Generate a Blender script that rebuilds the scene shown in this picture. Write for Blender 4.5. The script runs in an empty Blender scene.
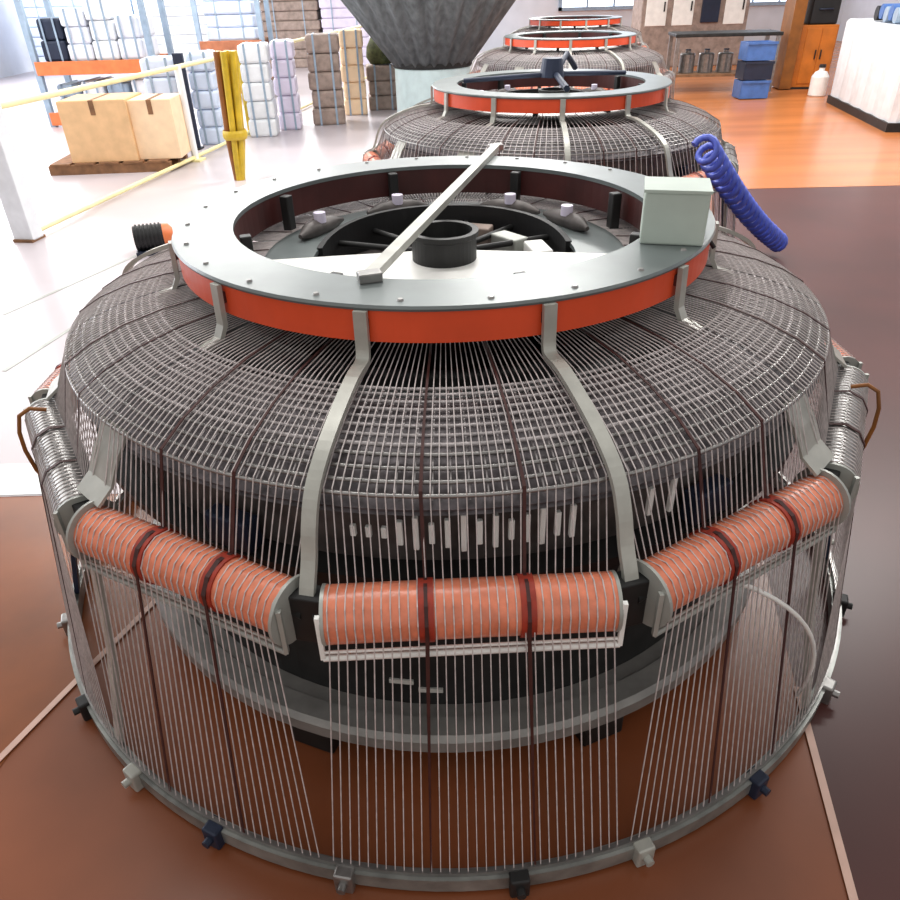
import bpy, bmesh, math, random
from mathutils import Vector, Matrix
random.seed(7)
C = bpy.context.scene.collection
PI = math.pi
R = math.radians

# ------------------------------------------------------------------ camera
CAM_H, F_PX, PITCH, ROLL = 1.95, 726.2, 0.5736, -0.0284
cam = bpy.data.cameras.new('camera'); co = bpy.data.objects.new('camera', cam); C.objects.link(co)
cam.sensor_width = 36; cam.lens = 36 * F_PX / 900; cam.clip_end = 200; cam.clip_start = .02
fwd = Vector((0, math.cos(PITCH), -math.sin(PITCH)))
up0 = Vector((0, math.sin(PITCH), math.cos(PITCH))); rt0 = Vector((1, 0, 0))
cr, sr = math.cos(ROLL), math.sin(ROLL)
rt = rt0 * cr + up0 * sr
up = up0 * cr - rt0 * sr
co.matrix_world = Matrix(((rt.x, up.x, -fwd.x, 0), (rt.y, up.y, -fwd.y, 0), (rt.z, up.z, -fwd.z, CAM_H), (0, 0, 0, 1)))
bpy.context.scene.camera = co

def at(px, py, z=0.0, Y=None):
    """world point seen at a pixel, at height z (or at distance Y)"""
    a, b = px - 450, py - 450
    d = fwd + rt * (a / F_PX) - up * (b / F_PX)
    t = (z - CAM_H) / d.z if Y is None else Y / d.y
    return Vector((0, 0, CAM_H)) + d * t

# ------------------------------------------------------------------ materials
def lin(c):
    return tuple(((v / 255) / 12.92 if v / 255 <= .04045 else ((v / 255 + .055) / 1.055) ** 2.4) for v in c)

def mat(name, col, rough=.5, metal=0.0, var=.12, scale=8.0, bump=0.0, stretch=None, spec=.5, coat=0.0):
    m = bpy.data.materials.new(name); m.use_nodes = True
    nt = m.node_tree; b = nt.nodes['Principled BSDF']
    tc = nt.nodes.new('ShaderNodeTexCoord'); mp = nt.nodes.new('ShaderNodeMapping')
    nz = nt.nodes.new('ShaderNodeTexNoise'); nz.inputs['Scale'].default_value = scale; nz.inputs['Detail'].default_value = 4
    nt.links.new(tc.outputs['Object'], mp.inputs['Vector']); nt.links.new(mp.outputs['Vector'], nz.inputs['Vector'])
    if stretch: mp.inputs['Scale'].default_value = stretch
    rp = nt.nodes.new('ShaderNodeValToRGB'); l = lin(col)
    rp.color_ramp.elements[0].position = .3; rp.color_ramp.elements[1].position = .7
    rp.color_ramp.elements[0].color = (*[max(0, v * (1 - var * 1.6)) for v in l], 1)
    rp.color_ramp.elements[1].color = (*[min(1, v * (1 + var)) for v in l], 1)
    nt.links.new(nz.outputs['Fac'], rp.inputs['Fac']); nt.links.new(rp.outputs['Color'], b.inputs['Base Color'])
    b.inputs['Roughness'].default_value = rough; b.inputs['Metallic'].default_value = metal
    b.inputs['Specular IOR Level'].default_value = spec
    b.inputs['Coat Weight'].default_value = coat
    if bump:
        bp = nt.nodes.new('ShaderNodeBump'); bp.inputs['Strength'].default_value = bump; bp.inputs['Distance'].default_value = .02
        nt.links.new(nz.outputs['Fac'], bp.inputs['Height']); nt.links.new(bp.outputs['Normal'], b.inputs['Normal'])
    return m

def emit(name, col, s):
    m = bpy.data.materials.new(name); m.use_nodes = True; nt = m.node_tree
    b = nt.nodes['Principled BSDF']; b.inputs['Base Color'].default_value = (*lin(col), 1)
    b.inputs['Emission Color'].default_value = (*lin(col), 1); b.inputs['Emission Strength'].default_value = s
    return m

M = dict(
    floor=mat('floor_brown', (136, 76, 46), .3, var=.16, scale=1.6, spec=.5),
    floor_left=mat('floor_rust', (140, 74, 28), .3, var=.2, scale=2.2, spec=.5),
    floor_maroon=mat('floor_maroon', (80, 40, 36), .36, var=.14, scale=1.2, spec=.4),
    floor_pale=mat('floor_pale', (192, 183, 187), .3, var=.05, scale=1.0),
    floor_orange=mat('floor_orange', (194, 118, 66), .25, var=.14, scale=1.0, stretch=(.4, 2.2, 1)),
    line=mat('floor_line', (214, 176, 160), .45, var=.1),
    whiteline=mat('floor_white_line', (238, 240, 240), .4, var=.04),
    ring=mat('ring_grey', (116, 124, 124), .3, .2, var=.1, scale=6),
    orange=mat('band_orange', (228, 82, 42), .38, var=.08, scale=5),
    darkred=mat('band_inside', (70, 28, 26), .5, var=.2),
    grey=mat('grey_paint', (170, 172, 166), .4, .2, var=.1),
    arm=mat('arm_grey', (178, 178, 170), .38, .25, var=.1, scale=14),
    steel=mat('steel', (150, 148, 146), .32, .8, var=.15, scale=20),
    wire=mat('guide_wire', (178, 172, 172), .4, .3, var=.2, scale=30),
    dark=mat('dark_iron', (40, 40, 40), .5, .3, var=.3, scale=9),
    dark2=mat('dark_drum', (92, 86, 84), .5, .2, var=.35, scale=14),
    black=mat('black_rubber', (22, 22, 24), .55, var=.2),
    plate=mat('dome_plate', (104, 98, 101), .5, .3, var=.35, scale=40),
    roller=mat('roller_rubber', (228, 134, 102), .3, var=.12, scale=30, bump=.12, stretch=(1, 1, 1), spec=.5),
    yarn=mat('yarn_pale', (204, 194, 192), .6, var=.15, scale=50),
    band=mat('yarn_dark', (66, 28, 24), .6, var=.2, scale=40),
    white=mat('white_paint', (246, 246, 242), .4, var=.05),
    box=mat('control_grey', (186, 198, 188), .45, var=.05),
    hoop=mat('hoop_steel', (150, 152, 148), .35, .55, var=.35, scale=9),
    basering=mat('base_ring_grey', (148, 146, 142), .38, .35, var=.15, scale=10),
    navy=mat('navy_steel', (34, 44, 66), .45, .2),
    blue=mat('blue_plastic', (84, 102, 204), .35, var=.15, scale=20),
    blue2=mat('blue_crate', (70, 110, 176), .45),
    yellow=mat('yellow_paint', (202, 170, 40), .4, var=.15),
    cream=mat('cream_rail', (244, 234, 176), .45, var=.06),
    card=mat('cardboard', (226, 186, 140), .8, var=.06),
    card2=mat('cardboard_light', (244, 214, 178), .8, var=.05),
    wood=mat('pallet_wood', (134, 96, 66), .8, var=.2, scale=12),
    bale=mat('white_bale', (226, 230, 240), .6, var=.06, scale=6, bump=.4),
    bluebale=mat('pale_blue_wrap', (206, 220, 242), .35, var=.08, scale=5, bump=.4),
    lilac=mat('lilac_wrap', (222, 214, 234), .4, var=.07, scale=5, bump=.3),
    green=mat('dark_green', (78, 84, 48), .7, var=.4, scale=14),
    taupe=mat('taupe', (156, 138, 128), .6, var=.2, scale=9),
    beam=mat('rack_orange', (228, 124, 70), .45, var=.1),
    brownbeam=mat('rack_brown', (172, 108, 76), .5, var=.15),
    rackblue=mat('rack_blue', (150, 170, 190), .5, var=.1),
    cloth=mat('grey_cloth', (100, 104, 106), .8, var=.25, scale=3, stretch=(4, 4, .5)),
    bin=mat('pale_bin', (206, 226, 228), .4, var=.05),
    ochre=mat('ochre_paint', (196, 112, 36), .4, var=.15, scale=4),
    ochre2=mat('dark_ochre', (138, 84, 30), .45, var=.15),
    sheet=mat('white_sheet', (232, 236, 240), .4, var=.05, bump=.2),
    wall=mat('wall_paint', (214, 218, 226), .8, var=.04, scale=2),
    bandred=mat('yarn_red', (160, 50, 30), .55, var=.15, scale=40),
    label=mat('machine_label', (190, 190, 184), .5),
)
sky_pane = emit('window_daylight', (226, 238, 255), 2.2)

# ------------------------------------------------------------------ mesh builder
class MB:
    def __init__(s): s.v = []; s.f = []; s.sm = []; s.mi = []
    def add(s, vs, fs, smooth=False, mi=0):
        o = len(s.v); s.v += [tuple(v) for v in vs]
        for f in fs: s.f.append(tuple(i + o for i in f)); s.sm.append(smooth); s.mi.append(mi)
    def box(s, c, d, rz=0.0, mi=0, bev=0.0):
        x, y, z = d[0] / 2, d[1] / 2, d[2] / 2; cz, sz = math.cos(rz), math.sin(rz)
        if bev:
            bm = bmesh.new(); bmesh.ops.create_cube(bm, size=1)
            for v in bm.verts: v.co = Vector((v.co.x * d[0], v.co.y * d[1], v.co.z * d[2]))
            bmesh.ops.bevel(bm, geom=bm.edges[:], offset=bev, segments=2, affect='EDGES', profile=.5)
            bm.verts.index_update()
            vs = [(c[0] + v.co.x * cz - v.co.y * sz, c[1] + v.co.x * sz + v.co.y * cz, c[2] + v.co.z) for v in bm.verts]
            s.add(vs, [[v.index for v in f.verts] for f in bm.faces], False, mi); bm.free(); return s
        vs = [(c[0] + a * x * cz - b * y * sz, c[1] + a * x * sz + b * y * cz, c[2] + e * z) for e in (-1, 1) for a, b in ((-1, -1), (1, -1), (1, 1), (-1, 1))]
        s.add(vs, [(3, 2, 1, 0), (4, 5, 6, 7), (0, 1, 5, 4), (1, 2, 6, 5), (2, 3, 7, 6), (3, 0, 4, 7)], False, mi); return s
    def lathe(s, prof, n=96, c=(0, 0, 0), closed=True, mi=0, smooth=False, fold=None):
        """prof: (r, z) points; closed profile makes a ring"""
        k = len(prof); vs = []
        for i in range(n):
            a = 2 * PI * i / n; g = fold(a) if fold else 1
            for r, z in prof: vs.append((c[0] + r * g * math.sin(a), c[1] - r * g * math.cos(a), c[2] + z))
        fs = []
        for i in range(n):
            j = (i + 1) % n
            for q in range(k if closed else k - 1):
                w = (q + 1) % k; fs.append((i * k + q, j * k + q, j * k + w, i * k + w))
        s.add(vs, fs, smooth, mi)
        return s
    def disc(s, r, z, n=48, c=(0, 0, 0), flip=False, mi=0):
        vs = [(c[0] + r * math.sin(2 * PI * i / n), c[1] - r * math.cos(2 * PI * i / n), c[2] + z) for i in range(n)]
        s.add(vs, [tuple(range(n))[::-1] if flip else tuple(range(n))], False, mi); return s
    def cyl(s, p0, p1, r0, r1=None, n=16, mi=0):
        return s.tube([p0, p1], [r0, r0 if r1 is None else r1], n, mi)
    def tube(s, pts, rad, n=8, mi=0, cap=True, flat=None, upv=None):
        pts = [Vector(p) for p in pts]; k = len(pts)
        if not hasattr(rad, '__len__'): rad = [rad] * k
        prev = None; vs = []
        for i, p in enumerate(pts):
            t = (pts[min(i + 1, k - 1)] - pts[max(i - 1, 0)]).normalized()
            if upv is not None: u = Vector(upv) - t * t.dot(Vector(upv))
            elif prev is None:
                u = Vector((0, 0, 1)) if abs(t.z) < .9 else Vector((1, 0, 0)); u = u - t * t.dot(u)
            else: u = prev - t * t.dot(prev)
            u.normalize(); prev = u; w = t.cross(u)
            for j in range(n):
                a = 2 * PI * (j + .5) / n
                ru, rw = (rad[i], rad[i]) if flat is None else flat
                m = math.sqrt(2) if (n == 4 and flat) else 1
                vs.append(p + u * (math.cos(a) * ru * m) + w * (math.sin(a) * rw * m))
        fs = []
        for i in range(k - 1):
            for j in range(n):
                q = (j + 1) % n; fs.append((i * n + j, i * n + q, (i + 1) * n + q, (i + 1) * n + j))
        s.add(vs, fs, n > 4, mi)
        if cap:
            s.add([vs[j] for j in range(n)], [tuple(range(n))[::-1]], False, mi)
            s.add([vs[(k - 1) * n + j] for j in range(n)], [tuple(range(n))], False, mi)
        return s
    def mesh(s, name, mats):
        me = bpy.data.meshes.new(name); me.from_pydata(s.v, [], s.f)
        for m in (mats if isinstance(mats, (list, tuple)) else [mats]): me.materials.append(m)
        me.polygons.foreach_set('use_smooth', s.sm); me.polygons.foreach_set('material_index', s.mi); me.update()
        return me
    def build(s, name, mats, parent=None, loc=None):
        o = bpy.data.objects.new(name, s.mesh(name, mats)); C.objects.link(o)
        if parent is not None: o.parent = parent
        if loc is not None: o.location = loc
        return o

def tag(o, label, cat, group=None):
    o['label'] = label; o['category'] = cat
    if group: o['group'] = group
    return o
def thing(name, label, cat, loc=(0, 0, 0), rz=0, group=None):
    o = bpy.data.objects.new(name, None); C.objects.link(o); o.location = loc; o.rotation_euler = (0, 0, rz); o.empty_display_size = .1
    return tag(o, label, cat, group)
def struct(o): o['kind'] = 'structure'; return o
def copy_tree(o, parent=None, skip=()):
    c = o.copy(); C.objects.link(c)
    if parent is not None: c.parent = parent
    for ch in list(o.children):
        if ch.name.split('.')[0] in skip: continue
        copy_tree(ch, c, skip)
    return c

# ------------------------------------------------------------------ setting
def poly(mb, pts, z, mi): mb.add([(x, y, z) for x, y in pts], [tuple(range(len(pts)))], False, mi)
fl = MB()
poly(fl, [(-16, -6), (16, -6), (16, 34), (-16, 34)], 0, 0)
poly(fl, [(-16, -6), (-2.65, -6), (-1.36, 1.43), (-1.05, 2.25), (-1.0, 2.9), (-16, 2.9)], .002, 1)
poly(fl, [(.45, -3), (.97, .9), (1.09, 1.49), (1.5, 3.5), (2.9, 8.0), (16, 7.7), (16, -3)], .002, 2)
poly(fl, [(-16, 2.78), (-1.1, 2.72), (-.6, 5.2), (.3, 8.2), (1.2, 12), (2.6, 20), (3.2, 34), (-16, 34)], .004, 3)
poly(fl, [(2.9, 8.0), (16, 7.7), (16, 34), (3.3, 34), (2.7, 20), (1.4, 12), (1.2, 8.1)], .004, 4)
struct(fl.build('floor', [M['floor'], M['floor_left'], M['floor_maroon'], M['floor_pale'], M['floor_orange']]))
def stripe(name, a, b, w, m, z=.007):
    a, b = Vector(a), Vector(b); d = (b - a).normalized(); n = Vector((-d.y, d.x)) * w / 2
    mb = MB()
    p = [a + n, a - n, b - n, b + n]
    mb.add([(q.x, q.y, z) for q in p] + [(q.x, q.y, .0045) for q in p], [(0, 1, 2, 3), (0, 4, 5, 1), (1, 5, 6, 2), (2, 6, 7, 3), (3, 7, 4, 0)])
    return struct(mb.build(name, m))
stripe('trim_1', (-1.48, 1.13), (-1.12, 2.05), .022, M['line'])
stripe('trim_2', (.93, .68), (1.10, 1.54), .022, M['line'])
stripe('trim_3', (-6, 2.90), (-1.6, 2.86), .26, M['whiteline'])

for n_, (p_, q_) in enumerate((((4, 315), (150, 250)), ((4, 372), (120, 298)))):
    p_, q_ = at(*p_), at(*q_); stripe('trim_%d' % (n_ + 4), (p_.x, p_.y), (q_.x, q_.y), .03, M['grey'], .0065)
W = MB(); W.box((0, 27.1, 3), (32, .2, 6.2)); struct(W.build('wall_back', M['wall']))
W = MB(); W.box((-12.1, 13, 3), (.2, 38, 6.2)); struct(W.build('wall_left', M['wall']))
W = MB(); W.box((13.1, 13, 3), (.2, 38, 6.2)); struct(W.build('wall_right', M['wall']))
def window(n, c, w, h, axis):
    """framed window with panes of daylight"""
    r = bpy.data.objects.new('window_%d' % n, None); C.objects.link(r); r.location = c; struct(r)
    if axis == 'x': r.rotation_euler = (0, 0, PI / 2)
    f = MB()
    for s in (-1, 1):
        f.box((s * w / 2, 0, 0), (.1, .14, h + .1)); f.box((0, 0, s * h / 2), (w + .1, .14, .1))
    for k in range(1, 4): f.box((-w / 2 + w * k / 4, 0, 0), (.06, .1, h))
    f.box((0, 0, 0), (w, .1, .06))
    f.build('window_frame', M['rackblue'], r)
    p = MB(); p.box((0, .0, 0), (w, .02, h)); p.build('window_pane', sky_pane, r)
for i, x in enumerate((-9.6, -5.4, -1.2, 5.6, 10)): window(i + 1, (x, 26.95, 2.6), 3.4, 3.0, 'y')
for i, y in enumerate((9, 15, 21)): window(i + 6, (-11.95, y, 2.6), 3.6, 3.0, 'x')

# ------------------------------------------------------------------ circular loom
RA, ZR, RR, ROT = 1.302, .815, .064, R(1.5)
RH, RD, ZD, ZT, R1 = 1.477, 1.216, 1.055, 1.323, .85
HS = RA * math.tan(PI / 12)
def pol(a, r, z): return Vector((r * math.sin(a), -r * math.cos(a), z))
DOME = [(.60, 1.185), (.80, 1.172), (.92, 1.160), (1.04, 1.134), (1.14, 1.098), (RD, ZD)]
def dome_z(r):
    for (a, za), (b, zb) in zip(DOME, DOME[1:]):
        if r <= b: return za + (zb - za) * (r - a) / (b - a)
    return ZD
def yarn_path(k, t, lift=0.0):
    c = ROT + k * PI / 6; a = c + t * PI / 12
    n = pol(c, 1, 0); tg = Vector((math.cos(c), math.sin(c), 0)); u = t * HS * .9
    pts = [pol(a, r, z + .006 + lift) for r, z in DOME]
    q = RR + .003 + lift
    for ph in (120, 85, 50, 15, -12):
        pts.append(n * (RA + q * math.cos(R(ph))) + tg * u + Vector((0, 0, ZR + q * math.sin(R(ph)))))
    pts.append(pol(a, RH + .0, .075))
    return pts
NY = 33
YT = [-.95 + 1.9 * i / (NY - 1) for i in range(NY)]
def yarn_into(mb, k, t): mb.tube(yarn_path(k, t), .00165, 4, cap=False)

def make_loom():
    root = thing('circular_loom', 'nearest and largest circular loom, its orange rollers and floor hoop in full view', 'loom', (0, 2.431, 0), 0, 'circular looms in a row')
    # -- top ring
    m = MB(); m.lathe([(.672, ZT - .014), (R1, ZT - .014), (R1 + .004, ZT - .007), (R1, ZT), (.672, ZT)], 128, mi=0)
    tr = m.build('top_ring', M['ring'], root)
    for i in range(24):
        a = R(7.5 + 15 * i); m = MB(); m.lathe([(0, .005), (.006, .005), (.009, 0)], 10, tuple(pol(a, .815, ZT)), closed=False)
        m.build('ring_bolt', M['steel'], tr)
    m = MB(); m.lathe([(R1 - .018, ZT - .095), (R1 - .006, ZT - .095), (R1 - .006, ZT - .014), (R1 - .018, ZT - .014)], 128)
    o = m.build('ring_band', M['orange'], root); o['label'] = 'orange red painted band'
    for i in range(12):
        a = ROT + PI / 12 + PI / 6 * i; m = MB(); m.box(pol(a, R1 - .003, ZT - .05), (.03, .016, .03), a, bev=.003); m.build('band_clip', M['darkred'], o)
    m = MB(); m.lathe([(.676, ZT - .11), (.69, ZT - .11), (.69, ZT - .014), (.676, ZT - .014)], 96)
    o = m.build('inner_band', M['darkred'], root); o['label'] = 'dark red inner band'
    # -- lower inner ring, posts, hub
    m = MB(); m.lathe([(.44, 1.165), (.67, 1.165), (.67, 1.18), (.44, 1.18)], 96); m.build('inner_ring', M['ring'], root)
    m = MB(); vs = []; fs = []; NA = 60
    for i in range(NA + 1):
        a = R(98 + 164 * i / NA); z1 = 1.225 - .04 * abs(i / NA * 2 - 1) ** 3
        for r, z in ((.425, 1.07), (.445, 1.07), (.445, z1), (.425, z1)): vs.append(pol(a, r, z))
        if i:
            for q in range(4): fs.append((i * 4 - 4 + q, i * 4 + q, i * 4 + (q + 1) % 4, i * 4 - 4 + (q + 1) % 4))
    m.add(vs, fs + [(0, 1, 2, 3), (NA * 4 + 3, NA * 4 + 2, NA * 4 + 1, NA * 4)]); m.build('inner_lip_shade', M['black'], root)  # black back arc stands in for the shadow at the ring's lip
    for i in range(8):
        a = R(18 + 45 * i); m = MB(); m.box(pol(a, .64, 1.245), (.035, .035, .13), a, bev=.004); m.build('ring_post', M['dark'], root)
    m = MB(); m.lathe([(.0, 1.075), (.40, 1.075), (.425, 1.085), (.425, 1.095), (0, 1.095)], 64, closed=False); m.build('inner_deck', M['dark2'], root)
    m = MB(); vs = []; fs = []; NA = 48
    for i in range(NA + 1):
        a = R(-84 + 164 * i / NA)
        for r, z in ((.10, 1.172), (.655, 1.172), (.655, 1.188), (.10, 1.188)): vs.append(pol(a, r, z))
        if i:
            for q in range(4): fs.append((i * 4 - 4 + q, i * 4 + q, i * 4 + (q + 1) % 4, i * 4 - 4 + (q + 1) % 4))
    m.add(vs, fs + [(0, 1, 2, 3), (NA * 4 + 3, NA * 4 + 2, NA * 4 + 1, NA * 4)]); m.build('inner_tray', M['white'], root)['label'] = 'white half round tray'
    m = MB(); m.lathe([(.105, 1.095), (.105, 1.26), (.112, 1.265), (.112, 1.28), (.092, 1.28), (.088, 1.12), (0, 1.12)], 40, (.0, -.09, 0), closed=False, smooth=False)
    m.build('hub', M['dark'], root)
    for i in range(6):
        a = R(25 * i + 118); m = MB(); m.tube([pol(a, .10, 1.17), pol(a, .26, 1.165), pol(a, .44, 1.16)], .011, 6); m.build('spoke', M['dark'], root)
    for i, (a, r) in enumerate(((R(128), .3), (R(100), .33), (R(160), .34))):
        m = MB(); m.box(pol(a, r, 1.135), (.13, .07, .08), a, bev=.006); m.build('drive_box', (M['grey'], M['white'], M['taupe'])[i], root)
    # shuttles riding inside the ring
    for a in (R(150), R(200), R(240), R(120)):
        m = MB(); pts = [pol(a + d, .53, 1.20) for d in (-.24, -.12, 0, .12, .24)]
        m.tube(pts, [.008, .03, .034, .03, .008], 10); s = m.build('shuttle', M['dark2'], root)
        m = MB(); m.cyl(pol(a, .52, 1.22), pol(a, .52, 1.255), .022, n=12); m.build('bobbin', M['lilac'], s)
    # -- bar across the ring
    a, b = at(370, 281, ZT) - root.location, at(496, 150, ZT) - root.location
    a.z = b.z = ZT + .012
    m = MB(); m.tube([a, b], .012, 4, flat=(.011, .017)); br = m.build('cross_bar', M['arm'], root)
    for e in (a, b):
        m = MB(); m.box(e, (.06, .04, .026), .3, bev=.004); m.build('bar_clamp', M['steel'], br)
    # -- control box
    p = at(668, 243, ZT) - root.location
    m = MB(); m.box((p.x + .02, p.y + .05, ZT + .07), (.17, .15, .14), R(-14), bev=.006); cb = m.build('control_box', M['box'], root); cb['label'] = 'pale grey green control box'
    m = MB(); m.box((p.x + .02, p.y + .05, ZT + .143), (.176, .156, .008), R(-14)); m.build('box_lid', M['box'], cb)
    m = MB(); m.tube([(p.x + .06, p.y + .13, ZT + .03), (p.x + .12, p.y + .16, ZT + .02), (p.x + .17, p.y + .1, ZT - .05)], .007, 6); m.build('box_cable', M['black'], cb)
    # -- dome of guide wires
    m = MB(); m.lathe([(r, z - .04) for r, z in DOME[2:]] + [(RD - .01, ZD - .055)] + [(r, z - .055) for r, z in DOME[:1:-1]], 96); m.build('dome_plate', M['plate'], root)
    m = MB(); m.lathe([(.68, 1.06), (.93, 1.06), (.93, 1.075), (.68, 1.075)], 96); m.build('throat_plate', M['black'], root)
    rings = [.935, .955, .98, 1.005, 1.03, 1.055, 1.08, 1.105, 1.13, 1.16, 1.188, RD]
    for i, r in enumerate(rings):
        z = dome_z(r) - .004; w = .0042 if i < 7 else .0052
        m = MB(); pts = [pol(2 * PI * j / 96, r, z) for j in range(96)]
        m.lathe([(r + w * math.cos(q), z + w * math.sin(q)) for q in [2 * PI * j / 6 for j in range(6)]], 96, smooth=True)
        m.build('guide_ring', M['wire'] if i < 8 else M['steel'], root)
    m = MB()
    for j in range(192):
        a = 2 * PI * j / 192; m.tube([pol(a, r, z - .014) for r, z in DOME[2:]], .0024, 4, cap=False)
    o = m.build('radial_wires', M['wire'], root); o['kind'] = 'stuff'
    # -- drum with heddles below the dome
    m = MB(); m.lathe([(.95, .80), (1.13, .80), (1.13, 1.0), (.95, 1.0)], 96); m.build('drum', M['dark2'], root)
    m = MB(); m.lathe([(1.10, .775), (1.20, .775), (1.20, .80), (1.10, .80)], 96); m.build('drum_flange', M['dark'], root)
    for j in range(18):
        a = R(-11 + 1.75 * j) if j < 15 else R(17 + 3.2 * (j - 14))
        h = .055 + .012 * ((j * 7) % 5) if j > 2 else .03
        m = MB(); m.box(pol(a, 1.17, .915), (.013, .012, h), a, bev=.002); m.build('heddle', M['white'], root)
    for i in range(6):
        a = R(33 + 60 * i); m = MB(); m.box(pol(a, 1.17, .845), (.13, .05, .09), a, bev=.006); m.build('cam_box', M['navy'], root)
    # -- base
    m = MB(); m.lathe([(1.02, .06), (1.06, .10), (1.06, .78), (.9, .78)], 96, closed=False); bc = m.build('base_cylinder', M['dark'], root)
    for a, z, w in ((R(-8.5), .28, .07), (R(-4), .25, .07)):
        m = MB(); m.box(pol(a, 1.062, z), (w, .006, .016), a); lp = m.build('name_plate', M['label'], bc)
    m = MB(); m.lathe([(1.04, .13), (1.175, .13), (1.19, .145), (1.19, .185), (1.175, .20), (1.115, .20), (1.105, .185), (1.04, .185)], 96); m.build('base_ring', M['basering'], root)
    for i in range(8):
        a = R(22.5 + 45 * i); m = MB(); m.box(pol(a, 1.08, .066), (.14, .14, .13), a, bev=.008); m.build('foot', M['dark'], root)
    # -- floor hoop
    m = MB(); m.lathe([(RH - .016, .012), (RH + .016, .012), (RH + .016, .062), (RH - .016, .062)], 144); hp = m.build('floor_hoop', M['hoop'], root)
    m = MB(); m.lathe([(RH - .006, .062), (RH + .006, .062), (RH + .006, .078), (RH - .006, .078)], 144); m.build('eyelet_strip', M['steel'], hp)
    for i in range(24):
        a = ROT + R(4 + 15 * i) + .04 * math.sin(i * 5.1)
        m = MB(); m.box(pol(a, RH + .012, .036), (.05, .05, .072), a, bev=.006)
        m.cyl(pol(a, RH + .03, .04), pol(a, RH + .055, .04), .012, n=8)
        m.build('hoop_clamp', (M['dark'], M['arm'], M['navy'], M['steel'])[i % 4], hp)
    # -- arms, rollers, frames, posts
    for k in range(12):
        c = ROT + k * PI / 6; v = c + PI / 12; rv = RA / math.cos(PI / 12)
        m = MB(); rad = pol(v, 1, 0)
        pts = [(R1 + .008, 1.31), (R1 + .010, 1.25), (R1 + .012, 1.205), (R1 + .03, 1.185), (.95, 1.180), (1.06, 1.150), (1.16, 1.112), (1.235, 1.065), (1.275, 1.0), (1.30, .93), (1.335, .86), (1.345, .80)]
        if k in (0, 11, 3, 4, 7, 8):
            sp = []
            P_ = [pts[0]] + pts + [pts[-1]]
            for i in range(1, len(P_) - 2):
                for f_ in (0, .25, .5, .75):
                    sp.append(tuple(.5 * (2 * P_[i][j] + (P_[i + 1][j] - P_[i - 1][j]) * f_ + (2 * P_[i - 1][j] - 5 * P_[i][j] + 4 * P_[i + 1][j] - P_[i + 2][j]) * f_ ** 2 + (3 * P_[i][j] - P_[i - 1][j] - 3 * P_[i + 1][j] + P_[i + 2][j]) * f_ ** 3) for j in (0, 1)))
            sp.append(pts[-1])
            m.tube([pol(v, r, z) for r, z in sp], .01, 4, flat=(.007, .0165), upv=tuple(rad + Vector((0, 0, .9))))
            m.build('support_arm', M['arm'], root)
        else:
            m.tube([pol(v, r, z) for r, z in [(R1 + .008, 1.31), (R1 + .012, 1.20), (R1 + .03, 1.165), (.93, 1.15)]], .01, 4, flat=(.007, .016), upv=tuple(rad + Vector((0, 0, .9))))
            m.build('short_strut', M['arm'], root)
        tg = Vector((math.cos(c), math.sin(c), 0)); n = pol(c, 1, 0); ctr = n * RA + Vector((0, 0, ZR)); L = HS * .88; gk = k in (2, 9, 10, 3, 8) and k != 9 and k != 3 and k != 8
        m = MB(); m.tube([ctr - tg * L, ctr + tg * L], RR, 32); ro = m.build('roller', M['steel'] if gk else M['roller'], root); ro['label'] = 'grey steel yarn roller' if gk else 'salmon orange yarn roller'
        for t in (() if gk else (-.30, .38)):
            q = ctr + tg * HS * .9 * t; m = MB(); m.tube([q - tg * .016, q + tg * .016], RR + .0045, 32); m.build('roller_stripe', M['bandred'], ro)['label'] = 'dark red stripe round the roller'
        for s in (-1, 1):
            m = MB(); m.tube([ctr + tg * s * L, ctr + tg * s * (L + .008)], RR + (.016 if k in (1, 11) else .002), 28); m.build('end_disc', M['grey'], ro)
            m = MB(); m.tube([ctr + tg * s * L, ctr + tg * s * (L + .03)], .014, 10); m.build('axle', M['dark'], ro)
        m = MB(); fz = ZR - RR - .014; out = n * .052
        e = [ctr + out + tg * s * (L + .012) for s in (-1, 1)]
        for p in e:
            m.tube([p + Vector((0, 0, .045)), Vector((p.x, p.y, fz))], .006, 4, flat=(.005, .006))
        for dz, q in ((0, .008), (.018, .004)): m.tube([Vector((e[0].x, e[0].y, fz + dz)), Vector((e[1].x, e[1].y, fz + dz))], q, 6)
        m.build('roller_frame', M['white'] if k == 0 else M['grey'], root)
        m = MB(); g = pol(v, rv - .02, ZR)   # vertex gusset
        m.box(g + Vector((0, 0, -.015)), (.075, .05, .13), v, bev=.004)
        m.build('gusset', M['dark'], root)
        if k in (1, 2, 9, 10, 3, 8):
            m = MB()
            for i2, rz in enumerate([(1.215, 1.02), (1.25, .95), (1.28, .90), (1.335, .87)]): pass
            m.tube([pol(v, *rz) for rz in [(1.20, 1.045), (1.245, .98), (1.275, .92), (1.32, .885)]], .01, 4, flat=(.004, .06), upv=tuple(rad))
            m.build('guide_plate', M['arm'], root)
        if k not in (0, 11):
            m = MB(); m.tube([pol(v, rv + .005, ZR - .06), pol(v, rv + .05, .4), pol(v, RH - .01, .07)], .012, 4, flat=(.008, .016), upv=tuple(rad))
            m.build('frame_post', M['navy'] if k in (2, 9) else M['arm'], root)
    # -- yarns: three front fields one by one, the rest as one mass
    for k in (0, 1, 11):
        for t in YT:
            m = MB(); yarn_into(m, k, t); m.build('warp_yarn', M['yarn'], root)
    m = MB()
    for k in range(2, 11):
        for t in YT: yarn_into(m, k, t)
    o = m.build('warp_yarns', M['yarn'], root); o['kind'] = 'stuff'
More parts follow.
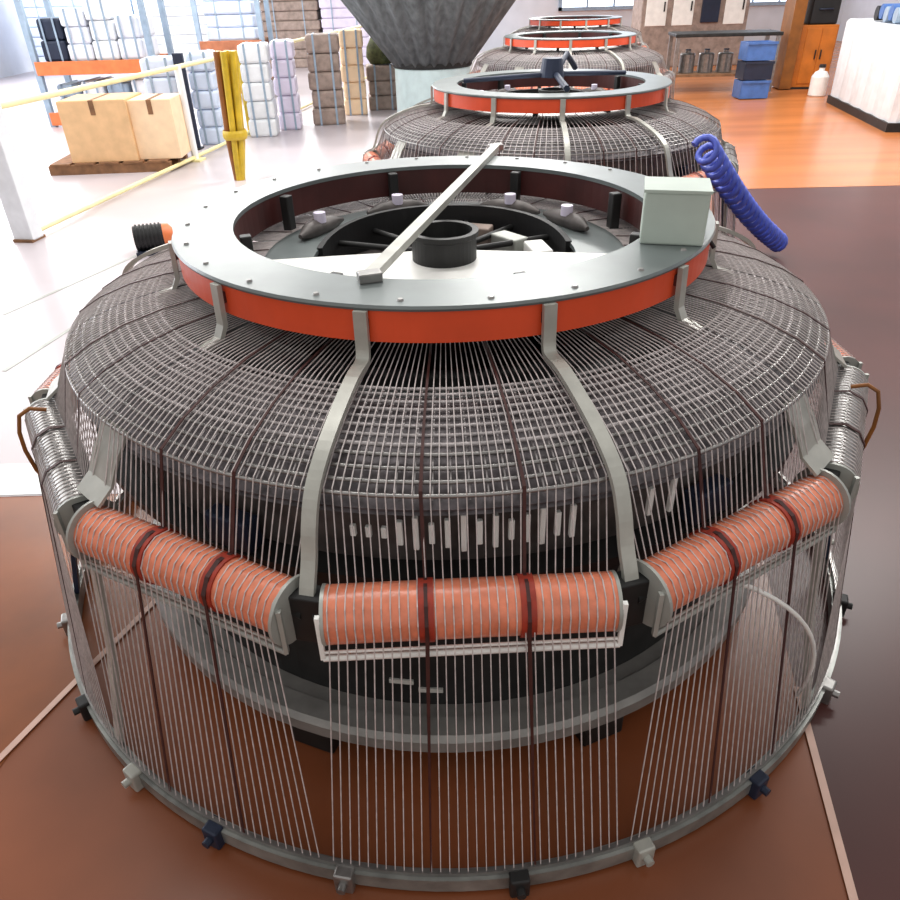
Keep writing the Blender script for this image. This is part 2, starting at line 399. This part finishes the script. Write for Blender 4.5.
    for k in range(12):
        for t in (-.30, .38):
            m = MB(); pts = yarn_path(k, t, .0035); c = ROT + k * PI / 6; tg = Vector((math.cos(c), math.sin(c), 0))
            wd = [.002, .003, .003, .003, .0035, .004] + [.004 if k == 0 else .006] * 4 + [.0045, .002 if k == 0 else .0035]
            vs = []; fs = []
            for i, p in enumerate(pts):
                tt = (pts[min(i + 1, len(pts) - 1)] - pts[max(i - 1, 0)]).normalized(); nn = tt.cross(tg).normalized() * .0012
                vs += [p - tg * wd[i] - nn, p + tg * wd[i] - nn, p + tg * wd[i] + nn, p - tg * wd[i] + nn]
                if i:
                    for j in range(4): fs.append((i * 4 - 4 + j, i * 4 - 4 + (j + 1) % 4, i * 4 + (j + 1) % 4, i * 4 + j))
            m.add(vs, fs); o = m.build('yarn_band', M['band'], root); o['label'] = 'dark brown band of yarn'
    # -- loose pale cable at the right, bent wire hooks at both sides
    m = MB(); c0 = at(740, 583, .74) - root.location
    e0 = at(797, 695, .08) - root.location
    cm = c0.lerp(e0, .45) + Vector((.16, -.06, .12))
    m.tube([c0 * (1 - f_) ** 2 + cm * 2 * f_ * (1 - f_) + e0 * f_ ** 2 for f_ in [i / 12 for i in range(13)]], .006, 8); o = m.build('loose_cable', M['white'], root); o['label'] = 'loose white cable'
    for s in (-1, 1):
        a0 = s * R(62)
        m = MB(); m.tube([pol(a0, 1.30, .95), pol(a0, 1.34, .965), pol(a0, 1.37, .95), pol(a0, 1.385, .90), pol(a0, 1.388, .84), pol(a0, 1.38, .77), pol(a0, 1.35, .68)], .006, 8); m.build('wire_hook', M['ochre2'], root)
    return root

loom = make_loom()
full = MB()
for k in range(12):
    for t in YT[::2]: full.tube(yarn_path(k, t), .002, 3, cap=False)
full_me = full.mesh('warp_yarns_far', M['yarn'])
for loc, rz, lab in (((.80, 5.85, 0), .2, 'second circular loom, right behind the nearest, with a dark clamp across its red banded ring'),
                     ((1.72, 10.9, 0), .1, 'third circular loom of the row, small behind the second, red band under its cream ring'),
                     ((2.55, 15.6, 0), .3, 'farthest circular loom at the top edge of the photo, only a pinkish ring showing')):
    c = copy_tree(loom, skip=('warp_yarn', 'warp_yarns', 'loose_cable', 'control_box', 'cross_bar', 'radial_wires', 'ring_bolt', 'band_clip', 'name_plate', 'heddle', 'wire_hook'))
    c.location = loc; c.rotation_euler = (0, 0, rz); c['label'] = lab
    o = bpy.data.objects.new('warp_yarns', full_me); C.objects.link(o); o.parent = c; o['kind'] = 'stuff'
    if loc[1] < 6:   # the dark clamp bridging the second loom's ring
        m = MB(); m.tube([(-.62, .1, ZT + .02), (.0, -.05, ZT + .05), (.62, .1, ZT + .02)], .018, 6)
        m.tube([(-.1, -.62, ZT + .02), (.02, -.05, ZT + .05), (.16, .12, ZT + .16), (.3, .3, ZT + .05)], .022, 6)
        m.lathe([(0, .12), (.07, .12), (.09, 0)], 20, (0, -.03, ZT + .03), closed=False)
        m.build('clamp_arm', M['navy'], c)

# ------------------------------------------------------------------ blue spiral hose against the second loom
p0, p1 = at(779, 243, .09), at(704, 146, 1.1)
ax = (p1 - p0); Lh = ax.length; axn = ax.normalized(); u = axn.cross(Vector((0, 0, 1))).normalized(); w = axn.cross(u)
m = MB(); NT = 20; pts = []
for i in range(NT * 12 + 1):
    s_ = i / (NT * 12); a = 2 * PI * NT * s_
    pts.append(p0 + ax * s_ + Vector((0, 0, -.10 * math.sin(PI * s_))) * .5 + (u * math.cos(a) + w * math.sin(a)) * .062)
m.tube(pts, .02, 6); h = m.build('spiral_hose', M['blue'])
tag(h, 'blue spiral hose sloping from the second loom down to the reddish floor', 'hose')

# ------------------------------------------------------------------ left: railing
A0 = at(30, 240); B0 = at(396, 66)
d = (B0 - A0); d.z = 0; Lf = d.length; dn = d.normalized()
rail = thing('railing', 'long white and cream pipe railing running back along the pale floor at left', 'railing', A0, math.atan2(dn.y, dn.x))
m = MB(); m.tube([(0, 0, 1.12), (Lf, 0, 1.12)], .028, 10); m.build('top_rail', M['cream'], rail)
m = MB(); m.tube([(0, 0, .05), (Lf, 0, .05)], .024, 10); m.build('bottom_rail', M['cream'], rail)
for i, s_ in enumerate((0, .22, .34, .46, .58, .70, .85, 1)):
    m = MB()
    if i == 0: m.box((0, 0, .59), (.16, .2, 1.16), bev=.01)
    else: m.tube([(Lf * s_, 0, 0.02), (Lf * s_, 0, 1.14)], .035 if i in (2,) else .045, 10)
    po = m.build('post', M['sheet'] if i in (0, 1, 4, 5) else M['cream'] if i != 2 else M['yellow'], rail)
    m = MB(); m.box((Lf * s_, 0, .015), (.2, .2, .03), bev=.004); m.build('post_foot', M['wood'] if i == 0 else M['cream'], po)

# yellow pole bundle
g = at(240, 180); b = thing('pole_bundle', 'bundle of yellow poles standing upright and tied, in front of the white railing', 'poles', (g.x, g.y, 0))
for i in range(6):
    a = 2 * PI * i / 6; m = MB()
    m.tube([(.03 * math.sin(a), .03 * math.cos(a), 0.0), (.03 + .08 * math.sin(a), .07 * math.cos(a), .45), (.08 + .10 * math.sin(a), .08 * math.cos(a), 1.36)], .036, 8)
    m.build('pole', M['yellow'] if i != 4 else M['ochre2'], b)
m = MB(); m.lathe([(.13, .46), (.14, .49), (.14, .53), (.13, .56), (.11, .51)], 20, (.035, 0, 0)); m.build('tie', M['yellow'], b)

# small motor on the pale floor
g = at(158, 252); t = thing('electric_motor', 'small black motor with an orange cover lying on the pale floor by the loom', 'motor', (g.x, g.y, 0), .3)
m = MB(); m.box((0, 0, .02), (.34, .2, .04), bev=.006); m.build('base_plate', M['navy'], t)
m = MB(); m.tube([(-.16, 0, .14), (.08, 0, .14)], .1, 20)
for i in range(7): m.tube([(-.14 + .032 * i, 0, .14), (-.128 + .032 * i, 0, .14)], .112, 20)
m.build('motor_body', M['black'], t)
m = MB(); m.tube([(.08, 0, .14), (.13, 0, .14), (.16, 0, .14)], [.1, .095, .06], 20); m.build('cover', M['beam'], t)

# ------------------------------------------------------------------ left background goods
def pallet(x, y, w, dp, rz, label, group=None):
    t = thing('pallet', label, 'pallet', (x, y, 0), rz, group)
    for i in range(5):
        m = MB(); m.box((-w / 2 + w * (i + .5) / 5, 0, .125), (w / 5 * .82, dp, .022)); m.build('deck_board', M['wood'], t)
    for s in (-1, 0, 1):
        m = MB(); m.box((0, s * (dp / 2 - .06), .057), (w, .1, .114)); m.build('bearer', M['wood'], t)
    return t
def carton(x, y, z, w, dp, h, rz, m_, label):
    t = thing('cardboard_box', label, 'box', (x, y, z), rz)
    m = MB(); m.box((0, 0, h / 2), (w, dp, h), bev=.006); m.build('carton', m_, t)
    m = MB(); m.box((0, 0, h + .002), (.06, dp, .004)); m.box((0, -dp / 2 - .002, h - .08), (.06, .004, .16)); m.build('tape', M['wood'], t)
    for s in (-1, 1):
        m = MB(); m.box((s * w / 4, 0, h + .002), (w / 2 - .035, dp * .98, .003)); m.build('flap', m_, t)
    return t
def bale(x, y, z, w, dp, h, rz, m_, label, cat='bale', name='wrapped_bale', group=None):
    """soft stacked goods under wrap, bulging between its layers"""
    t = thing(name, label, cat, (x, y, z), rz, group)
    n = max(2, int(h / .22)); lay = h / n; m = MB()
    for i in range(n):
        k = 1 - .04 * ((i * 3) % 2)
        m.box((.01 * math.sin(i * 2), 0, lay * (i + .5)), (w * k, dp * k, lay * .99), bev=min(.04, lay * .3))
    m.build('goods', m_, t)
    for s in (-.25, .25):
        m = MB(); m.box((s * w, -dp / 2 - .003, h / 2), (.03, .006, h)); m.box((s * w, 0, h + .001), (.03, dp + .012, .008)); m.build('strap', M['rackblue'], t)
    return t
g = at(108, 175); pallet(g.x, g.y + .5, 1.5, .9, .05, 'wooden pallet under the two cardboard boxes behind the railing')
a_ = at(90, 170, .136); carton(a_.x, g.y + .45, .136, .82, .7, .70, .05, M['card'], 'larger tan cardboard box on the pallet, left of the paler box')
a_ = at(143, 170, .136); carton(a_.x, g.y + .49, .136, .52, .6, .68, .05, M['card2'], 'smaller pale cardboard box on the pallet, right of the tan box')
for i, (px, py, w, h, mk, lab) in enumerate((
        (172, 150, .48, 1.16, 'bluebale', 'tall pale blue wrapped stack just right of the cardboard boxes'),
        (211, 146, .36, 1.2, 'bluebale', 'tall pale blue wrapped stack between a dark gap and the yellow poles'),
        (262, 138, .42, 1.25, 'sheet', 'white wrapped stack just right of the yellow pole bundle'),
        (289, 131, .34, 1.25, 'lilac', 'lilac white wrapped stack left of the yellow railing post'),
        (328, 126, .52, 1.3, 'taupe', 'brownish grey stack right of the yellow railing post'),
        (355, 116, .40, 1.3, 'card2', 'cream wrapped stack between the brownish stack and the dark green sack'))):
    g = at(px, py); bale(g.x, g.y + .3, 0, w, .5, h, .1, M[mk], lab, 'stack', 'wrapped_stack')
g = at(191, 148); t = thing('gap_shade', 'narrow dark gap-shade board standing between two pale blue stacks', 'infill', (g.x + .11, g.y - .12, 0))  # dark slab added in place of the shaded gap between the stacks
m = MB(); m.box((0, 0, .62), (.14, .06, 1.2), bev=.008); m.build('infill', M['navy'], t); m = MB(); m.box((0, 0, .012), (.18, .2, .024)); m.build('stand', M['dark'], t)
g = at(380, 111); bale(g.x + .06, g.y + .35, 0, .56, .6, .72, .1, M['taupe'], 'grey brown crate at the far end of the railing', 'crate', 'storage_crate')
t = thing('green_sack', 'dark green sack lying on the grey brown crate at the far railing end', 'sack', (g.x + .06, g.y + .35, .727))
m = MB(); m.lathe([(0, 0), (.2, .01), (.27, .12), (.25, .28), (.17, .42), (.07, .48), (.09, .53), (0, .54)], 28, closed=False, smooth=True, fold=lambda a: 1 + .08 * math.sin(5 * a) + .04 * math.sin(11 * a)); m.build('sack_body', M['green'], t)
m = MB(); m.lathe([(.075, .46), (.095, .475), (.075, .49)], 16); m.build('tie', M['yellow'], t)

# storage racks
def rack(x0, x1, Y, dp, zs, top, bm_, label):
    t = thing('storage_rack', label, 'rack', ((x0 + x1) / 2, Y, 0))
    w = x1 - x0
    for s in (-1, 1):
        for e in (-1, 1):
            m = MB(); m.box((s * w / 2, e * dp / 2, top / 2), (.09, .09, top)); m.build('upright', M['rackblue'], t)
    for z in zs:
        for e in (-1, 1):
            m = MB(); m.box((0, e * (dp / 2 + .05), z - .09), (w, .05, .2), bev=.008); m.build('beam', bm_, t)
        m = MB(); m.box((0, 0, z - .02), (w - .1, dp + .04, .03)); m.build('shelf', M['wood'], t)
    return t
Yr = 13.6
xl, xr = at(38, 70, Y=Yr).x, at(154, 66, Y=Yr).x
rack(xl, xr, Yr + .5, 1.0, (.22, .98), 2.3, M['beam'], 'storage rack with wide orange beams beyond the cardboard boxes')
n = 4
for i in range(n):
    x = xl + .12 + (xr - xl - .24) * (i + .5) / n
    lab = ['leftmost', 'second from left', 'third from left', 'rightmost'][i]
    bale(x, Yr + .45, .216, (xr - xl) / n * .78, .7, .42 + .04 * (i % 2), 0, M['rackblue'] if i in (0, 2) else M['sheet'], '%s of the pale bins on the lower rack shelf' % lab, 'bin', 'storage_bin', 'bins on the lower rack shelf')
    bale(x, Yr + .45, .976, (xr - xl) / n * .84, .8, .62 + .12 * (i % 3), 0, M['navy'] if i == 0 else M['bale'] if i != 2 else M['sheet'],
         'low dark bale at the left end of the orange rack' if i == 0 else '%s of the bales on the orange rack, white' % lab, 'bale', 'white_bale' if i else 'dark_bale', 'bales on the orange rack')
Y2 = 16.5
x2, x3 = at(200, 45, Y=Y2).x, at(262, 43, Y=Y2).x
rack(x2, x3, Y2 + .5, .9, (.3, 1.05), 2.4, M['brownbeam'], 'smaller rack with brown orange beams farther back behind the yellow poles')
bale((x2 + x3) / 2, Y2 + .5, 1.046, (x3 - x2) * .8, .7, .9, 0, M['bluebale'], 'pale blue bale on the smaller brown rack', 'bale')
# tall far goods against the back wall
for i, (px, w, h, mk, lab) in enumerate(((60, 2.0, 2.3, 'bluebale', 'big pale blue stack against the far wall, left end'), (180, 1.8, 2.2, 'sheet', 'big white stack against the far wall behind the racks'),
                                         (290, 1.6, 2.5, 'taupe', 'big grey brown stack against the far wall'), (345, 1.3, 2.1, 'lilac', 'lilac stack against the far wall beside the grey cone'))):
    x = at(px, 20, Y=23).x; bale(x, 23.5, 0, w, 1.2, h, 0, M[mk], lab, 'stack', 'far_stack')

# grey gathered cloth cone on a pale drum
Yc = 13.5
xc = at(433, 80, Y=Yc).x
zt_, zb_ = 2.55, at(433, 64, Y=Yc).z
t = thing('fabric_funnel', 'tall dark grey pleated cloth funnel, narrow end down, rising behind the looms at top centre', 'funnel', (xc, Yc, 0))
rb = abs(at(471, 62, Y=Yc).x - at(395, 62, Y=Yc).x) / 2
slope = (abs(at(522, 0, Y=Yc).x - at(352, 0, Y=Yc).x) / 2 - rb) / (at(433, 0, Y=Yc).z - zb_)
m = MB(); m.lathe([(rb, zb_), (rb + slope * .5, zb_ + .5), (rb + slope * (zt_ - zb_), zt_), (rb + slope * (zt_ - zb_) - .05, zt_), (rb - .05, zb_)], 160, smooth=True, fold=lambda a: 1 + .03 * math.sin(26 * a) + .015 * math.sin(41 * a))
m.build('pleated_cloth', M['cloth'], t)
m = MB(); m.lathe([(rb * 1.02, zb_ - .03), (rb * 1.05, zb_), (rb * 1.05, zb_ + .05), (rb * 1.0, zb_ + .05)], 64); m.build('hem_ring', M['dark'], t)
m = MB(); m.lathe([(0, 0.004), (rb * .92, .004), (rb, .05), (rb, zb_ - .04), (rb * 1.03, zb_ - .03), (rb * .9, zb_ - .03), (0, zb_ - .06)], 64, closed=False); m.build('drum', M['bin'], t)

# ------------------------------------------------------------------ right background
g = at(722, 93); t = thing('work_table', 'dark topped steel work table in the right background', 'table', (g.x, g.y + .4, 0), -.08)
wt = abs(at(775, 60, Y=g.y).x - at(672, 60, Y=g.y).x)
m = MB(); m.box((0, 0, .98), (wt, .8, .06), bev=.01); m.build('table_top', M['dark'], t)
m = MB(); m.box((0, 0, .30), (wt - .1, .7, .04)); m.build('shelf', M['wood'], t)
for a in (-1, 1):
    for e in (-1, 1):
        m = MB(); m.box((a * (wt / 2 - .06), e * .34, .475), (.07, .07, .95)); m.build('leg', M['steel'], t)
for i in range(3):
    x = g.x - wt / 2 + .35 + i * .36
    q = thing('steel_can', '%s of the grey cans on the lower shelf of the dark work table' % ['leftmost', 'middle one', 'rightmost'][i], 'can', (x, g.y + .4 - .08 * (x - g.x), .32), 0, 'cans under the work table')
    m = MB(); m.lathe([(0, 0), (.14, 0), (.145, .01), (.145, .32), (.13, .34), (.05, .35), (.05, .39), (0, .39)], 24, closed=False); m.build('can_body', M['steel'], q)
    m = MB(); m.lathe([(0, .41), (.05, .41), (.052, .39)], 16, closed=False); m.build('cap', M['navy'], q)
g2 = at(757, 82)
q = thing('blue_crate', 'blue plastic crate stack at the right end of the dark work table', 'crate', (g2.x - 1.0, g2.y - 2.3, 0))
for i in range(3):
    m = MB()
    for s in (-1, 1):
        m.box((s * .24, 0, .16 + .306 * i), (.03, .4, .28)); m.box((0, s * .2, .16 + .306 * i), (.5, .03, .28))
    m.box((0, 0, .03 + .306 * i), (.5, .4, .03)); m.box((0, -.22, .29 + .306 * i), (.52, .03, .04)); m.build('crate_tier', M['blue2'] if i != 1 else M['navy'], q)
# pale machine behind the table
g = at(705, 74); t = thing('packing_machine', 'pale boxy machine with white panels behind the dark work table', 'machine', (g.x + .1, g.y + 2.2, 0))
m = MB(); m.box((0, 0, 1.0), (2.6, 1.0, 2.0), bev=.03); m.build('cabinet', M['taupe'], t)
for i, s in enumerate((-.95, -.3, .95)):
    m = MB(); m.box((s, -.51, 1.35), (.5, .03, .9), bev=.01); pn = m.build('panel', M['white'], t)
    m = MB(); m.box((s + .18, -.54, 1.3), (.03, .03, .2)); m.build('handle', M['dark'], pn)
m = MB(); m.box((.35, -.53, 1.6), (.42, .1, 1.3), bev=.01); m.build('column', M['navy'], t)
# orange cabinet
g = at(805, 90); t = thing('orange_cabinet', 'orange metal cabinet with a tall brown side post, at top right on the orange floor', 'cabinet', (g.x + .1, g.y + .4, 0), -.1)
m = MB(); m.box((-.02, 0, .56), (.75, .6, 1.06), bev=.012); m.build('body', M['ochre'], t)
m = MB(); m.box((-.45, -.1, 1.05), (.22, .62, 2.06), bev=.01); m.build('side_post', M['ochre2'], t)
for s in (-.08, .2):
    m = MB(); m.box((s, -.305, .57), (.27, .02, .94), bev=.006); dr = m.build('door', M['ochre'], t)
    m = MB(); m.box((s + (.09 if s < 0 else -.09), -.325, .6), (.02, .02, .16)); m.build('handle', M['dark'], dr)
m = MB(); m.box((-.05, 0, .02), (.8, .62, .04)); m.build('plinth', M['dark'], t)
tb = thing('black_case', 'black case lying on top of the orange cabinet', 'case', (g.x + .16, g.y + .38, 1.091), -.1)
m = MB(); m.box((0, 0, .24), (.5, .5, .48), bev=.03); m.build('case_body', M['black'], tb)
m = MB(); m.tube([(-.12, -.25, .25), (-.1, -.29, .25), (.1, -.29, .25), (.12, -.25, .25)], .015, 8); m.build('handle', M['navy'], tb)
# white sheeted pallet load
pa, pb = at(824, 103), at(880, 132)
g = (pa + pb) / 2; rz = math.atan2((pb - pa).y, (pb - pa).x)
nrm = Vector((math.sin(-rz) * -1, math.cos(rz), 0)); nrm = Vector((-(pb - pa).y, (pb - pa).x, 0)).normalized()
if nrm.x < 0: nrm = -nrm
cx, cy = g.x + nrm.x * .8, g.y + nrm.y * .8
w_ = (pb - pa).length
t = thing('sheeted_load', 'tall load wrapped in white pleated sheeting at the right edge', 'load', (cx, cy, 0), rz)
m = MB(); m.box((0, 0, .06), (w_ + .1, 1.5, .12)); m.build('dark_base', M['dark'], t)
m = MB(); n = 60; vs = []
for z in (.12, .5, .9, 1.22, 1.27):
    for i in range(n):
        f_ = i / n * 4; sd = int(f_); q_ = f_ - sd; hx, hy = (w_ / 2, .72); k = 1 - (.04 if z > 1.24 else 0)
        P = [(-hx + 2 * hx * q_, -hy), (hx, -hy + 2 * hy * q_), (hx - 2 * hx * q_, hy), (-hx, hy - 2 * hy * q_)][sd]
        rip = 1 + .02 * math.sin(i * 2.1 + z) ; vs.append((P[0] * k * rip, P[1] * k * rip, z))
fs = [(r_ * n + i, r_ * n + (i + 1) % n, (r_ + 1) * n + (i + 1) % n, (r_ + 1) * n + i) for r_ in range(4) for i in range(n)] + [tuple(4 * n + i for i in range(n))]
m.add(vs, fs, False); m.build('sheeting', M['sheet'], t)
t2 = thing('blue_bundle', 'blue and black bundle lying on top of the white sheeted load', 'bundle', (cx - nrm.x * .35, cy - nrm.y * .35, 1.27), rz)
for i in range(5):
    m = MB(); m.tube([(-.4 + .2 * i, -.3, .11 + .03 * (i % 2)), (-.38 + .2 * i, .3, .11 + .03 * (i % 2))], .1, 14); m.build('roll', M['blue2'] if i % 2 else M['black'] if i == 0 else M['rackblue'], t2)
g = at(816, 96); t = thing('white_canister', 'small white canister on the floor between orange cabinet and white load', 'canister', (g.x, g.y, 0))
m = MB(); m.lathe([(0, 0), (.13, 0), (.15, .02), (.15, .32), (.1, .4), (.05, .42), (.05, .47), (0, .47)], 24, closed=False); m.build('canister_body', M['white'], t)
m = MB(); m.lathe([(0, .52), (.055, .52), (.06, .47)], 16, closed=False); m.build('cap', M['dark'], t)

# ------------------------------------------------------------------ light
w = bpy.data.worlds.new('world'); bpy.context.scene.world = w; w.use_nodes = True
w.node_tree.nodes['Background'].inputs[0].default_value = (1, .97, .94, 1); w.node_tree.nodes['Background'].inputs[1].default_value = .55
def area(name, loc, rot, sx, sy, e, col=(1, 1, 1)):
    l = bpy.data.lights.new(name, 'AREA'); l.shape = 'RECTANGLE'; l.size = sx; l.size_y = sy; l.energy = e; l.color = col
    o = bpy.data.objects.new(name, l); C.objects.link(o); o.location = loc; o.rotation_euler = rot; return o
area('window_light', (-10.5, 14, 3.6), (0, R(-65), 0), 5, 16, 750, (1, .99, .97))
area('window_light_back', (-3, 25.5, 4.5), (R(-60), 0, 0), 14, 4, 800, (1, .98, .96))
for i, (x, y, e) in enumerate(((-.8, 3.2, 62), (.2, 7, 150), (1.5, 12, 240), (-5, 9, 120), (-4.5, 15, 240), (5.2, 7.4, 230), (5, 13, 105))):  # unseen area lights added overhead, one to brighten the right aisle floor
    area('overhead_fill', (x, y, 5.2), (0, 0, 0), 2.6, .7, e, (1, .98, .95))

vs_ = bpy.context.scene.view_settings
vs_.view_transform = 'Standard'; vs_.look = 'None'; vs_.gamma = 1; vs_.exposure = 0.35; vs_.use_curve_mapping = False
